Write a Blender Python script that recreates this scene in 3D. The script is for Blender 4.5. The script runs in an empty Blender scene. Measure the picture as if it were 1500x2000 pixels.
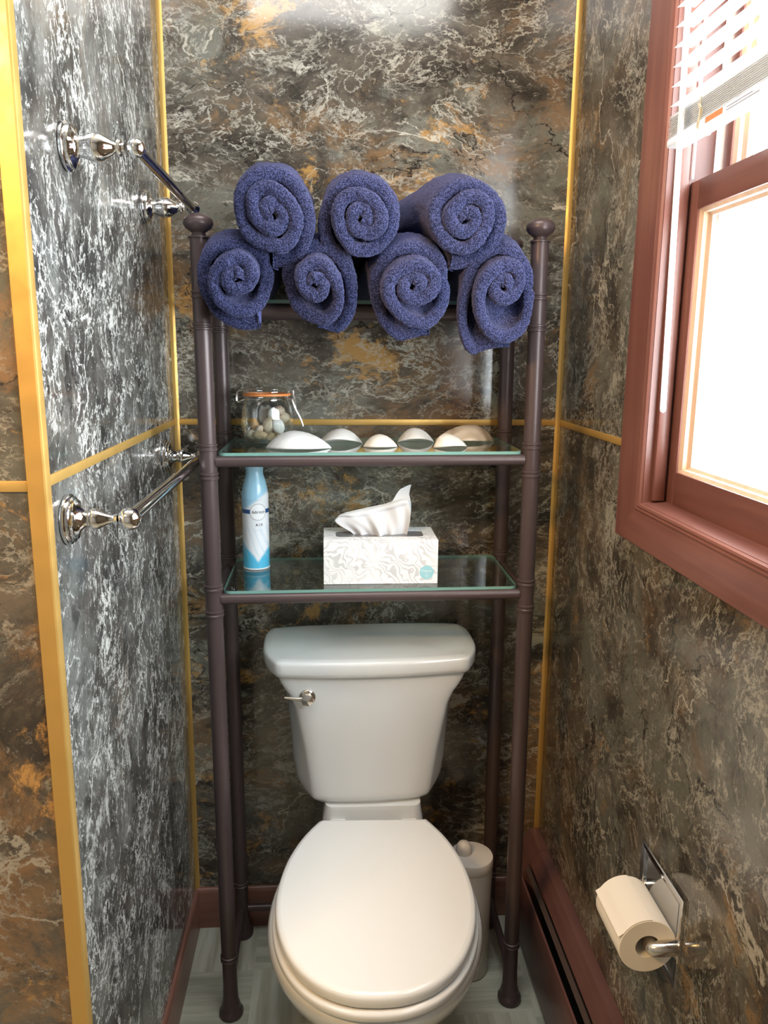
import bpy, bmesh, math, random
from mathutils import Vector, Matrix, noise as mn
random.seed(7)
PI = math.pi
S = bpy.context.scene
COL = S.collection

# ------------------------------------------------------------------ camera, sky, lamp and fill light, exposure
cam_d = bpy.data.cameras.new('camera'); cam = bpy.data.objects.new('camera', cam_d); COL.objects.link(cam)
yaw, pitch, roll = 0.0715, 0.2026, 0.0086
fwd = Vector((math.sin(yaw)*math.cos(pitch), math.cos(yaw)*math.cos(pitch), -math.sin(pitch)))
rt = Vector((math.cos(yaw), -math.sin(yaw), 0)); up = rt.cross(fwd)
r2 = math.cos(roll)*rt + math.sin(roll)*up; u2 = -math.sin(roll)*rt + math.cos(roll)*up
mw = Matrix((r2, u2, -fwd)).transposed().to_4x4(); mw.translation = Vector((0.3283, -1.7173, 1.3885))
cam.matrix_world = mw
cam_d.sensor_fit = 'VERTICAL'; cam_d.sensor_height = 24.0; cam_d.lens = 24.0*1535.3/2000.0
cam_d.clip_start = 0.01
S.camera = cam

world = bpy.data.worlds.new('overcast_sky'); S.world = world; world.use_nodes = True
wb = world.node_tree.nodes['Background']; wb.inputs[0].default_value = (0.90, 0.96, 1.0, 1); wb.inputs[1].default_value = 14.0

def area(name, loc, rot, sx, sy, power, col, portal=False):
    d = bpy.data.lights.new(name, 'AREA'); d.shape = 'RECTANGLE'; d.size = sx; d.size_y = sy; d.energy = power; d.color = col
    o = bpy.data.objects.new(name, d); COL.objects.link(o); o.location = loc; o.rotation_euler = rot
    if portal: d.cycles.is_portal = True
    return o
area('window_portal', (0.99, -1.0, 1.56), (0, PI/2, 0), 0.95, 1.15, 1, (1, 1, 1), True)
area('ceiling_fill', (0.40, -0.72, 2.40), (0, 0, 0), 0.6, 0.6, 8, (1.0, 0.98, 0.96))  # unseen soft fill added overhead for general brightness
area('vanity_lamp', (-0.55, -1.50, 1.98), (math.radians(58), 0, math.radians(-18)), 0.5, 0.12, 15, (1.0, 0.60, 0.24))

S.view_settings.view_transform = 'Standard'; S.view_settings.look = 'None'; S.view_settings.gamma = 1.0
S.view_settings.use_curve_mapping = False
S.view_settings.exposure = 0.8

# ------------------------------------------------------------------ helpers: properties, objects
def tag(o, label=None, cat=None, group=None, kind=None):
    if label: o['label'] = label
    if cat: o['category'] = cat
    if group: o['group'] = group
    if kind: o['kind'] = kind
    return o
def thing(name, label, cat, loc=(0, 0, 0), rotz=0, group=None):
    o = bpy.data.objects.new(name, None); COL.objects.link(o); o.location = loc; o.rotation_euler = (0, 0, rotz)
    o.empty_display_size = 0.05
    return tag(o, label, cat, group)
def obj(name, mb, mats, parent=None, smooth=True, ang=40, base=None):
    """one mesh object; vertices are given in the root thing's local frame unless base is given"""
    me = bpy.data.meshes.new(name)
    vs = mb.v if base is None else [(x-base[0], y-base[1], z-base[2]) for x, y, z in mb.v]
    me.from_pydata(vs, [], mb.f)
    if not isinstance(mats, (list, tuple)): mats = [mats]
    for m in mats: me.materials.append(m)
    if len(mats) > 1:
        for p, mi in zip(me.polygons, mb.m): p.material_index = mi
    bm = bmesh.new(); bm.from_mesh(me)
    bmesh.ops.recalc_face_normals(bm, faces=bm.faces[:]) if mb.recalc else None
    bm.to_mesh(me); bm.free()
    if smooth:
        me.polygons.foreach_set('use_smooth', [True]*len(me.polygons))
        if ang: me.set_sharp_from_angle(angle=math.radians(ang))
    o = bpy.data.objects.new(name, me); COL.objects.link(o)
    if parent: o.parent = parent
    return o
def struct(name, mb, mats, parent=None, **k):
    o = obj(name, mb, mats, parent, **k)
    if not parent: o['kind'] = 'structure'
    return o

class MB:
    def __init__(s): s.v = []; s.f = []; s.m = []; s.recalc = True
    def add(s, vs, fs, mi=0):
        n = len(s.v); s.v += [tuple(v) for v in vs]; s.f += [tuple(i+n for i in f) for f in fs]; s.m += [mi]*len(fs); return s
    def box(s, x0, x1, y0, y1, z0, z1, b=0.0, seg=2, mi=0):
        bm = bmesh.new(); bmesh.ops.create_cube(bm, size=1)
        for v in bm.verts:
            v.co = Vector((x0+(v.co.x+.5)*(x1-x0), y0+(v.co.y+.5)*(y1-y0), z0+(v.co.z+.5)*(z1-z0)))
        if b > 0: bmesh.ops.bevel(bm, geom=bm.edges[:], offset=b, segments=seg, affect='EDGES', profile=0.5)
        return s.frombm(bm, mi)
    def frombm(s, bm, mi=0):
        bm.verts.index_update()
        s.add([v.co[:] for v in bm.verts], [[v.index for v in f.verts] for f in bm.faces], mi); bm.free(); return s
    def lathe(s, prof, origin=(0, 0, 0), axis=(0, 0, 1), n=32, mi=0, cap=True):
        a = Vector(axis).normalized(); t = a.orthogonal().normalized(); b = a.cross(t); o = Vector(origin)
        vs = []; fs = []
        for r, h in prof:
            for k in range(n):
                an = 2*PI*k/n
                vs.append(o + a*h + (t*math.cos(an)+b*math.sin(an))*r)
        for i in range(len(prof)-1):
            for k in range(n):
                fs.append((i*n+k, i*n+(k+1) % n, (i+1)*n+(k+1) % n, (i+1)*n+k))
        if cap:
            if prof[0][0] > 1e-6: fs.append(tuple(range(n-1, -1, -1)))
            if prof[-1][0] > 1e-6: fs.append(tuple((len(prof)-1)*n+k for k in range(n)))
        return s.add(vs, fs, mi)
    def tube(s, pts, r, n=10, mi=0, closed=False):
        P = [Vector(p) for p in pts]; N = len(P); vs = []; fs = []
        rr = r if isinstance(r, (list, tuple)) else [r]*N
        prev = None
        for i in range(N):
            if closed: d = P[(i+1) % N]-P[i-1]
            else: d = P[min(i+1, N-1)]-P[max(i-1, 0)]
            d.normalize()
            t = d.orthogonal().normalized() if prev is None else (prev - d*prev.dot(d)).normalized()
            prev = t; b = d.cross(t)
            for k in range(n):
                a = 2*PI*k/n; vs.append(P[i]+(t*math.cos(a)+b*math.sin(a))*rr[i])
        M = N if closed else N-1
        for i in range(M):
            j = (i+1) % N
            for k in range(n): fs.append((i*n+k, i*n+(k+1) % n, j*n+(k+1) % n, j*n+k))
        if not closed:
            fs.append(tuple(range(n-1, -1, -1))); fs.append(tuple((N-1)*n+k for k in range(n)))
        return s.add(vs, fs, mi)
    def prism(s, prof, y0, y1, to3, mi=0):
        """closed 2-D profile swept from y0 to y1; to3(a, b, y) maps to 3-D"""
        n = len(prof)
        vs = [to3(a, b, y0) for a, b in prof]+[to3(a, b, y1) for a, b in prof]
        fs = [(i, (i+1) % n, n+(i+1) % n, n+i) for i in range(n)]+[tuple(range(n-1, -1, -1)), tuple(range(n, 2*n))]
        return s.add(vs, fs, mi)
    def loft(s, rings, mi=0, caps=True):
        n = len(rings[0]); vs = [p for r in rings for p in r]; fs = []
        for i in range(len(rings)-1):
            for k in range(n): fs.append((i*n+k, i*n+(k+1) % n, (i+1)*n+(k+1) % n, (i+1)*n+k))
        if caps: fs += [tuple(range(n-1, -1, -1)), tuple((len(rings)-1)*n+k for k in range(n))]
        return s.add(vs, fs, mi)
    def grid(s, nu, nv, fn, mi=0):
        vs = [fn(i/(nu-1), j/(nv-1)) for j in range(nv) for i in range(nu)]
        fs = [(j*nu+i, j*nu+i+1, (j+1)*nu+i+1, (j+1)*nu+i) for j in range(nv-1) for i in range(nu-1)]
        return s.add(vs, fs, mi)
def smooth(a, b, x):
    t = max(0.0, min(1.0, (x-a)/(b-a))); return t*t*(3-2*t)
def lerp(a, b, t): return a+(b-a)*t
def interp(tab, x):
    if x <= tab[0][0]: return tab[0][1]
    for (x0, y0), (x1, y1) in zip(tab, tab[1:]):
        if x <= x1: return y0+(y1-y0)*(x-x0)/(x1-x0)
    return tab[-1][1]
def catmull(tab, n):
    out = []
    P = [Vector(p) for p in tab]; P = [2*P[0]-P[1]]+P+[2*P[-1]-P[-2]]
    for i in range(1, len(P)-2):
        for k in range(n):
            t = k/n; a, b, c, d = P[i-1:i+3]
            out.append(0.5*((2*b)+(c-a)*t+(2*a-5*b+4*c-d)*t*t+(3*b-a-3*c+d)*t*t*t))
    out.append(P[-2]); return out
def text_mb(body, size, depth=0.0002, shear=0.0, space=1.0):
    cu = bpy.data.curves.new('lettering', 'FONT'); cu.body = body; cu.size = size; cu.align_x = 'CENTER'; cu.align_y = 'CENTER'
    cu.extrude = depth; cu.shear = shear; cu.space_character = space; cu.resolution_u = 3
    o = bpy.data.objects.new('lettering', cu); COL.objects.link(o)
    dg = bpy.context.evaluated_depsgraph_get(); me = bpy.data.meshes.new_from_object(o.evaluated_get(dg))
    mb = MB(); mb.add([v.co[:] for v in me.vertices], [tuple(p.vertices) for p in me.polygons])
    bpy.data.objects.remove(o); bpy.data.curves.remove(cu); bpy.data.meshes.remove(me)
    return mb

# ------------------------------------------------------------------ materials
def mat(name, col=(.8, .8, .8), rough=.5, metal=0.0, spec=.5, coat=0.0, sheen=0.0, trans=0.0, ior=1.45):
    m = bpy.data.materials.new(name); m.use_nodes = True; b = m.node_tree.nodes['Principled BSDF']
    b.inputs['Base Color'].default_value = (*col, 1); b.inputs['Roughness'].default_value = rough
    b.inputs['Metallic'].default_value = metal; b.inputs['Specular IOR Level'].default_value = spec
    b.inputs['Coat Weight'].default_value = coat; b.inputs['Sheen Weight'].default_value = sheen
    b.inputs['Transmission Weight'].default_value = trans; b.inputs['IOR'].default_value = ior
    return m
class NT:
    def __init__(s, m): s.m = m; s.t = m.node_tree; s.b = s.t.nodes.get('Principled BSDF')
    def n(s, typ, **kw):
        o = s.t.nodes.new(typ)
        for k, v in kw.items():
            if k in ('operation', 'blend_type', 'data_type', 'feature', 'noise_dimensions', 'interpolation_type', 'wave_type', 'bands_direction', 'distance', 'wave_profile', 'noise_type'): setattr(o, k, v)
            else: s.set(o, k, v)
        return o
    def set(s, o, k, v):
        i = o.inputs[int(k[1:])] if k[0] == '_' else o.inputs[k.replace('_', ' ')]
        if hasattr(v, 'is_output') or isinstance(v, bpy.types.NodeSocket): s.t.links.new(v, i)
        else: i.default_value = v
    def link(s, a, b): s.t.links.new(a, b)
    def coord(s, scale=(1, 1, 1), rot=(0, 0, 0), loc=(0, 0, 0)):
        tc = s.n('ShaderNodeTexCoord'); mp = s.n('ShaderNodeMapping')
        s.link(tc.outputs['Object'], mp.inputs[0]); mp.inputs['Scale'].default_value = scale
        mp.inputs['Rotation'].default_value = rot; mp.inputs['Location'].default_value = loc
        return mp.outputs[0]
    def noise(s, vec, scale, detail=4, rough=.55, dist=0.0, typ='FBM'):
        o = s.n('ShaderNodeTexNoise'); o.inputs['Scale'].default_value = scale; o.inputs['Detail'].default_value = detail
        o.inputs['Roughness'].default_value = rough; o.inputs['Distortion'].default_value = dist; s.link(vec, o.inputs['Vector']); return o
    def math(s, op, a, b=0.0, c=0.0):
        o = s.n('ShaderNodeMath', operation=op)
        for i, x in enumerate((a, b, c)): s.set(o, '_%d' % i, x)
        return o.outputs[0]
    def sstep(s, x, a, b, lo=0.0, hi=1.0):
        o = s.n('ShaderNodeMapRange', interpolation_type='SMOOTHSTEP'); s.set(o, '_0', x)
        for i, q in enumerate((a, b, lo, hi)): o.inputs[i+1].default_value = q
        return o.outputs[0]
    def mix(s, f, a, b, mode='MIX'):
        o = s.n('ShaderNodeMix', data_type='RGBA', blend_type=mode); s.set(o, '_0', f)
        s.set(o, '_6', a if not isinstance(a, tuple) else (*a, 1)); s.set(o, '_7', b if not isinstance(b, tuple) else (*b, 1)); return o.outputs[2]
    def vadd(s, a, b):
        o = s.n('ShaderNodeVectorMath', operation='ADD'); s.set(o, '_0', a); s.set(o, '_1', b); return o.outputs[0]
    def vscale(s, a, k):
        o = s.n('ShaderNodeVectorMath', operation='SCALE'); s.set(o, '_0', a); o.inputs['Scale'].default_value = k; return o.outputs[0]
    def bump(s, h, strength=.3, dist=.001):
        o = s.n('ShaderNodeBump', Strength=strength, Distance=dist); s.link(h, o.inputs['Height']); s.link(o.outputs[0], s.b.inputs['Normal']); return o

def marble(name, loc, rot, ochre=1.0, light=1.0, stretch=(1, 1, 1), fine=1.0, cool=0.0, warp=.24):
    m = mat(name, rough=.14, spec=.75); t = NT(m)
    p = t.coord(stretch, rot, loc)
    w1 = t.vscale(t.vadd(t.noise(p, 2.6, 3, .55).outputs['Color'], (-.5, -.5, -.5)), warp)
    w2 = t.vscale(t.vadd(t.noise(p, 30.0, 6, .7).outputs['Color'], (-.5, -.5, -.5)), .022)
    q = t.vadd(p, t.vadd(w1, w2))
    def N(off, sc, det=12, ro=.7, di=0.0): return t.noise(t.vadd(q, off), sc, det, ro, di).outputs['Fac']
    base = t.mix(t.sstep(N((0, 0, 0), 9.0, 14, .74), .36, .66), (.030, .026, .021), (.125, .102, .076))
    base = t.mix(t.sstep(N((3, 1, 7), 3.6, 13, .72), .47, .60, 0, .80-.45*cool), base, (.150*light, .152*light, .128*light))
    base = t.mix(t.sstep(N((7, 2, 5), 5.4, 12, .70), .54, .66, 0, .80), base, (.032, .028, .024))
    o = t.noise(t.vadd(q, (5.2, 1.3, 8.8)), 3.0, 14, .74).outputs['Fac']
    base = t.mix(t.sstep(o, .515, .625, 0, .62*ochre), base, (.235, .135, .060))
    o2 = t.noise(t.vadd(q, (1.2, 6.3, 2.8)), 5.0, 14, .76).outputs['Fac']
    base = t.mix(t.sstep(o2, .565, .635, 0, .85*ochre), base, (.42, .235, .075))
    base = t.mix(t.sstep(N((2.1, 7.7, 3.1), 5.2, 15, .76), .590, .635, 0, .80), base, (.36*light, .345*light, .285*light))
    def vein(off, sc, wd, lo, hi, col, mk_sc, amt, det=10, ro=.62):
        nonlocal base
        d = t.math('ABSOLUTE', t.math('SUBTRACT', N(off, sc, det, ro), .5))
        mk = t.noise(t.vadd(q, (off[2], off[0], off[1])), mk_sc, 8, .7).outputs['Fac']
        f = t.math('MULTIPLY', t.sstep(d, wd, wd*.2, 0, 1), t.sstep(mk, lo, hi, 0, amt))
        base = t.mix(f, base, col)
    pale = (.40*light, .38*light, .32*light)
    vein((3.3, 9.1, 1.7), 2.6, .0060, .47, .57, (.46*light, .43*light, .36*light), 4.0, .9, 8, .55)
    vein((8.3, 2.1, 6.6), 7.0, .0105, .48, .58, pale, 5.0, .8)
    vein((1.9, 4.4, 9.3), 18.0, .020, .47, .58, pale, 6.0, .75*fine)
    vein((4.9, 8.4, 2.3), 36.0, .030, .48, .58, pale, 9.0, .70*fine)
    vein((6.1, 3.4, 2.2), 2.2, .0035, .45, .52, (.012, .010, .009), 3.0, .9, 8, .55)
    fl = t.noise(q, 95.0, 6, .75).outputs['Fac']
    base = t.mix(t.sstep(fl, .595, .64, 0, .50*fine), base, pale)
    fd = t.noise(t.vadd(q, (4, 4, 4)), 70.0, 6, .75).outputs['Fac']
    base = t.mix(t.sstep(fd, .57, .68, 0, .6), base, (.020, .018, .016))
    if cool: base = t.mix(cool, base, t.mix(1.0, base, (.92, 1.0, 1.06), 'MULTIPLY')); hs = t.n('ShaderNodeHueSaturation'); hs.inputs['Saturation'].default_value = 1-.75*cool; t.link(base, hs.inputs['Color']); base = hs.outputs[0]
    t.link(base, t.b.inputs['Base Color'])
    rg = t.noise(p, 9, 3).outputs['Fac']
    t.link(t.sstep(rg, .3, .7, .10, .16), t.b.inputs['Roughness'])
    t.bump(t.noise(p, 5, 2).outputs['Fac'], .06, .003)
    return m
M_BACK = marble('marble_laminate_back', (0.4, 2.0, 0.3), (0, .45, 0), 1.15, 1.15, (.8, 1, 1.25), .8)
M_LEFT = marble('marble_laminate_left', (3.1, .2, 5.7), (.25, 0, 0), .25, 1.75, (1, 1.25, 1.0), 1.35, .75, .16)  # same laminate; cool daylight on this wall put into a greyer, paler colour
M_RIGHT = marble('marble_laminate_right', (7.4, 3.6, 1.9), (-.3, 0, 0), .45, .95)  # same laminate; ochre cut so the colour carries this wall's greyer light
M_FRONT = marble('marble_laminate_outer', (1.4, 8.6, 4.2), (0, .5, 0), 1.25, .72)  # stronger ochre puts the warm lamp light on this wall into its colour

def wood(name, c0, c1, rough, axis=2, scale=1.0):
    m = mat(name, c0, rough, spec=.5); t = NT(m)
    sc = [60*scale]*3; sc[axis] = 2.5*scale
    p = t.coord(tuple(sc)); n = t.noise(p, 1.0, 6, .6, .4).outputs['Fac']
    c = t.mix(t.sstep(n, .35, .68), c0, c1)
    n2 = t.noise(t.coord((4, 4, 4)), 1.0, 3).outputs['Fac']
    c = t.mix(t.sstep(n2, .3, .7, 0, .35), c, tuple(x*.6 for x in c0))
    t.link(c, t.b.inputs['Base Color']); t.bump(n, .08, .001); return m
WOOD_Z = wood('mahogany_vertical', (.165, .064, .050), (.215, .088, .066), .34, 2)
WOOD_Y = wood('mahogany_depthwise', (.165, .064, .050), (.215, .088, .066), .34, 1)
WOOD_X = wood('mahogany_crosswise', (.165, .064, .050), (.215, .088, .066), .34, 0)
BASEB_X = wood('copper_brown_base_cross', (.20, .092, .066), (.26, .125, .092), .28, 0)
BASEB_Y = wood('copper_brown_base_depth', (.20, .092, .066), (.26, .125, .092), .28, 1)
HEATP = wood('heater_paint', (.115, .055, .050), (.14, .070, .064), .36, 1)
SASHSTOP = wood('pale_stop_wood', (.52, .34, .22), (.60, .41, .28), .4, 2)
GOLD = mat('anodised_gold_strip', (.58, .36, .105), .42, .55)
t_ = NT(GOLD); t_.link(t_.sstep(t_.noise(t_.coord(), 30, 4).outputs['Fac'],   .3, .7, .36, .50), t_.b.inputs['Roughness'])
CHROME = mat('polished_chrome', (.86, .86, .87), .045, 1.0)
CHROMED = mat('plate_chrome', (.62, .63, .64), .10, 1.0)
NICKEL = mat('satin_nickel', (.62, .58, .52), .18, 1.0)
CERAMIC = mat('white_vitreous_china', (.66, .68, .68), .12, spec=.5, coat=.4)
SEATW = mat('white_seat_plastic', (.70, .71, .70), .20, spec=.5)
BRUSHW = mat('offwhite_plastic', (.62, .58, .53), .34)
BRONZE = mat('bronze_powdercoat', (.078, .055, .055), .36, .25, .5)
t_ = NT(BRONZE); t_.bump(t_.noise(t_.coord(), 900, 2).outputs['Fac'], .06, .0005)
WHITEV = mat('white_vinyl_blind', (.80, .80, .80), .42)
def _tl(m, w):      # thin vinyl lets a little daylight through
    t = NT(m); tr = t.n('ShaderNodeBsdfTranslucent'); tr.inputs[0].default_value = (.85, .85, .85, 1); mx = t.n('ShaderNodeMixShader'); mx.inputs[0].default_value = w
    out = t.t.nodes['Material Output']; t.link(t.b.outputs[0], mx.inputs[1]); t.link(tr.outputs[0], mx.inputs[2]); t.link(mx.outputs[0], out.inputs[0])
_tl(WHITEV, .45)
CORDM = mat('beige_cord', (.62, .58, .46), .8)
ORANGE = mat('orange_rubber', (.80, .26, .07), .45)
STICKER = mat('orange_sticker', (.75, .24, .10), .5)
INKGREY = mat('grey_print', (.30, .30, .33), .6)
WIRE = mat('wire_steel', (.78, .78, .78), .16, 1.0)
PAPER = mat('bathroom_paper', (.80, .76, .68), .9, spec=.1)
TISSUE = mat('tissue_white', (.86, .86, .88), .9, spec=.1); _tl(TISSUE, .25)
SLOT_SHADE = mat('slot_shade', (.012, .010, .010), .7)  # near-black that paints the shade inside the heater slot onto its back plate
HEATGREY = mat('heater_damper', (.10, .075, .070), .4, .3)
PLASTER = mat('cream_plaster', (.72, .69, .64), .8)
TAN = mat('tan_panelling', (.42, .30, .20), .6)
NAVY = mat('navy_print', (.02, .05, .16), .4)
INK = mat('black_print', (.03, .03, .05), .5)
TEALP = mat('teal_print', (.32, .60, .66), .5)
WHITEP = mat('white_print', (.85, .86, .88), .5)

def glassy(name, tint, f0=.045, rough=0.0):
    m = bpy.data.materials.new(name); m.use_nodes = True; t = NT(m); t.t.nodes.remove(t.b)
    tr = t.n('ShaderNodeBsdfTransparent'); tr.inputs[0].default_value = (*tint, 1)
    gl = t.n('ShaderNodeBsdfGlossy'); gl.inputs['Roughness'].default_value = rough; gl.inputs[0].default_value = (1, 1, 1, 1)
    lw = t.n('ShaderNodeLayerWeight'); lw.inputs[0].default_value = .5
    k = t.math('POWER', lw.outputs['Facing'], 4.5)
    k = t.math('MULTIPLY_ADD', k, 1-f0, f0)
    mx = t.n('ShaderNodeMixShader'); t.link(k, mx.inputs[0]); t.link(tr.outputs[0], mx.inputs[1]); t.link(gl.outputs[0], mx.inputs[2])
    t.link(mx.outputs[0], t.t.nodes['Material Output'].inputs[0]); return m
GLASS_WIN = glassy('window_glass', (.96, .97, .97))
GLASS_SHELF = glassy('shelf_glass', (.86, .94, .91), .05)
GLASS_JAR = glassy('jar_glass', (.95, .97, .96), .12)
GLASS_EDGE = mat('green_glass_edge', (.22, .42, .37), .12, trans=.25)

# ------------------------------------------------------------------ room shell
W = 0.8397; ZS = 1.2352; YE = -0.7949; ZC = 2.42; XL = -1.7; YR = -2.9
OY0, OY1, OZ0, OZ1 = -0.500, -1.50, 1.150, 1.985         # window opening in the right wall
tile = mat('pale_vinyl_floor', (.42, .44, .38), .30, spec=.5); t_ = NT(tile)
p_ = t_.coord((1, 1, 1)); sx = t_.n('ShaderNodeSeparateXYZ'); t_.link(p_, sx.inputs[0])
n_ = t_.noise(t_.coord((3, 42, 1)), 1, 5, .6).outputs['Fac']; n2_ = t_.noise(t_.coord((42, 3, 1)), 1, 5, .6).outputs['Fac']
c_ = t_.mix(t_.sstep(n_, .35, .65), (.34, .355, .29), (.50, .52, .44)); c2_ = t_.mix(t_.sstep(n2_, .35, .65), (.36, .36, .28), (.52, .54, .47))
ck = t_.n('ShaderNodeTexChecker'); ck.inputs['Scale'].default_value = 1/.1524; t_.link(p_, ck.inputs[0])
c_ = t_.mix(ck.outputs['Fac'], c_, c2_)
t_.link(c_, t_.b.inputs['Base Color'])
struct('floor', MB().box(XL-.1, W+.25, YR-.1, .12, -.06, 0), tile, smooth=False)
struct('ceiling', MB().box(XL-.1, W+.25, YR-.1, .12, ZC, ZC+.06), PLASTER, smooth=False)

def panels(wall, name_mats):
    for mb, m in name_mats: obj('wall_panel', mb, m, wall, smooth=False)
PT = .003; g = .0012
wb_ = struct('wall_back', MB().box(-.1, W+.2, PT, .12, 0, ZC), TAN, smooth=False)
panels(wb_, [(MB().box(.0, W, 0, PT, ZS+g, ZC), M_BACK), (MB().box(0, W, 0, PT, 0, ZS-g), M_BACK)])
wl_ = struct('wall_left', MB().box(-.10+PT, -PT, YE+PT, .0+PT, 0, ZC), TAN, smooth=False)
panels(wl_, [(MB().box(-PT, 0, YE, 0, ZS+g, ZC), M_LEFT), (MB().box(-PT, 0, YE, 0, 0, ZS-g), M_LEFT)])
wf_ = struct('wall_front_left', MB().box(XL, -.10, YE+PT, YE+.12, 0, ZC).box(-.1005, -PT, YE+PT, YE+.02, 0, ZC), TAN, smooth=False)
panels(wf_, [(MB().box(XL, 0, YE, YE+PT, ZS-.004+g, ZC), M_FRONT), (MB().box(XL, 0, YE, YE+PT, 0, ZS-.004-g), M_FRONT)])
struct('wall_far_left', MB().box(XL-.1, XL, YR, YE+.12, 0, ZC), PLASTER, smooth=False)
struct('wall_rear', MB().box(XL-.1, W+.2, YR-.1, YR, 0, ZC), PLASTER, smooth=False)
def wall_rects(x0, x1, zlo, zhi):
    mb = MB()
    for y0, y1, z0, z1 in ((YR, OY1, 0, ZC), (OY0, 0, 0, ZC), (OY1, OY0, 0, OZ0), (OY1, OY0, OZ1, ZC)):
        a, b = max(z0, zlo), min(z1, zhi)
        if b > a: mb.box(x0, x1, y0, y1, a, b)
    return mb
wr_ = struct('wall_right', wall_rects(W+PT, W+.064, 0, ZC), TAN, smooth=False)
panels(wr_, [(wall_rects(W, W+PT, ZS+g, ZC), M_RIGHT), (wall_rects(W, W+PT, 0, ZS-g), M_RIGHT)])

# gold strips between and at the ends of the panels
trim_i = [0]
def trim(mb, m=GOLD):
    trim_i[0] += 1; return struct('trim_%d' % trim_i[0], mb, m, ang=30)
trim(MB().box(.004, W-.004, -.0022, .001, ZS-.0065, ZS+.0065, .0009))                        # back, horizontal
trim(MB().box(-.001, .0022, YE+.010, -.004, ZS-.0065, ZS+.0065, .0009))                      # left, horizontal
trim(MB().box(W-.0022, W+.001, OY0+.075, -.004, ZS-.0065, ZS+.0065, .0009))                  # right, horizontal
trim(MB().box(XL, -.018, YE-.0022, YE+.001, ZS-.0105, ZS+.0025+.0, .0009))                   # outer wall, horizontal
cove = [(-.001, .001), (-.001, -.0095), (.0018, -.0105), (.0040, -.0060), (.0062, -.0038), (.0105, -.0018), (.0095, .001)]
trim(MB().prism(cove, .10, ZC, lambda a, b, z: (a, b, z)))                                    # inside corner left
trim(MB().prism([(W-a, b) for a, b in cove][::-1], .20, ZC, lambda a, b, z: (a, b, z)))       # inside corner right
elp = [(.0030, YE-.0035), (.0040, YE-.0015), (.0036, YE+.0115), (.0022, YE+.0125), (-.0005, YE+.0120), (-.0005, YE+.0008), (-.0185, YE+.0008), (-.0190, YE-.0014), (-.0180, YE-.0030), (.0010, YE-.0045)]
trim(MB().prism(elp, 0.0, ZC, lambda a, b, z: (a, b, z)))                                     # outside corner

# baseboards
def bb_prof(h, t): return [(0, 0), (t, 0), (t, h-.012), (t*.85, h-.005), (t*.5, h-.001), (t*.2, h), (0, h)]
struct('baseboard_back', MB().prism(bb_prof(.106, .011), .0, W-.001, lambda a, b, s: (s, -a-.0002, b)), BASEB_X, ang=50)
struct('baseboard_left', MB().prism(bb_prof(.106, .0085), YE+.014, -.0005, lambda a, b, s: (a+.0002, s, b)), BASEB_Y, ang=50)

# ------------------------------------------------------------------ baseboard heater along the right wall
ht = thing('baseboard_heater', 'copper brown baseboard heater with a long dark slot along the right wall', 'heater', (W-.035, -.6, 0))
HB = (W-.035, -.6, 0)
to = lambda a, b, y: (W-a, y, b)
cov = [(.0005, .240), (.012, .242), (.022, .240), (.042, .214), (.044, .209), (.040, .207), (.020, .233), (.003, .236)]
obj('top_cover', MB().prism(cov, -2.6, -.098, to), HEATP, ht, ang=35, base=HB)
obj('front_panel', MB().prism([(.060, .176), (.064, .174), (.066, .165), (.067, .030), (.064, .012), (.060, .012), (.060, .165)], -2.6, -.098, to), HEATP, ht, ang=35, base=HB)
obj('damper', MB().prism([(.046, .203), (.053, .193), (.051, .190), (.043, .200)], -2.6, -.1005, to), HEATGREY, ht, base=HB)
obj('back_plate', MB().prism([(.0005, .003), (.0005, .232), (.004, .232), (.004, .003)], -2.6, -.098, to), SLOT_SHADE, ht, base=HB)
endp = [(.0005, .002), (.0005, .2425), (.012, .2445), (.024, .2425), (.050, .205), (.066, .180), (.069, .165), (.069, .002)]
obj('end_cap', MB().prism(endp, -.1005, -.013, to), HEATP, ht, ang=35, base=HB)

# ------------------------------------------------------------------ window in the right wall
win = bpy.data.objects.new('window_1', None); COL.objects.link(win); win['kind'] = 'structure'
win.location = (W, -.86, OZ0); WB = (W, -.86, OZ0)
# casing: tapered board plus bead, mitred at the corners
cp = [(0, .0005), (0, .016), (.003, .0195), (.010, .0200), (.060, .0115), (.064, .0125), (.067, .0105), (.070, .0120), (.0735, .0105), (.0755, .0070), (.0755, .0005)]
def casing(side):
    L0, L1 = OY1-.0755, OY0+.0755; B0, B1 = OZ0-.0675, OZ1+.0675
    mb = MB(); n = len(cp); ring = []
    for end in (0, 1):
        r = []
        for d, h in cp:
            dz = d*.0675/.0755
            if side == 'left': r.append((W-h, L1-d, B0+dz if end == 0 else B1-dz))
            if side == 'right': r.append((W-h, L0+d, B0+dz if end == 0 else B1-dz))
            if side == 'bottom': r.append((W-h, L0+d if end == 0 else L1-d, B0+dz))
            if side == 'top': r.append((W-h, L0+d if end == 0 else L1-d, B1-dz))
        ring.append(r)
    return mb.loft(ring)
for sd, mm in (('left', WOOD_Z), ('right', WOOD_Z), ('bottom', WOOD_Y), ('top', WOOD_Y)):
    obj('casing', casing(sd), mm, win, ang=25, base=WB)
XO = W+.0655
jl = obj('jamb', MB().box(W-.006, XO, OY0-.0015, OY0+.012, OZ0-.01, OZ1+.01), WOOD_Z, win, smooth=False, base=WB)
jr = obj('jamb', MB().box(W-.006, XO, OY1-.012, OY1+.0015, OZ0-.01, OZ1+.01), WOOD_Z, win, smooth=False, base=WB)
obj('jamb', MB().box(W-.006, XO, OY1-.012, OY0+.012, OZ1-.0015, OZ1+.012), WOOD_Y, win, smooth=False, base=WB)
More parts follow.
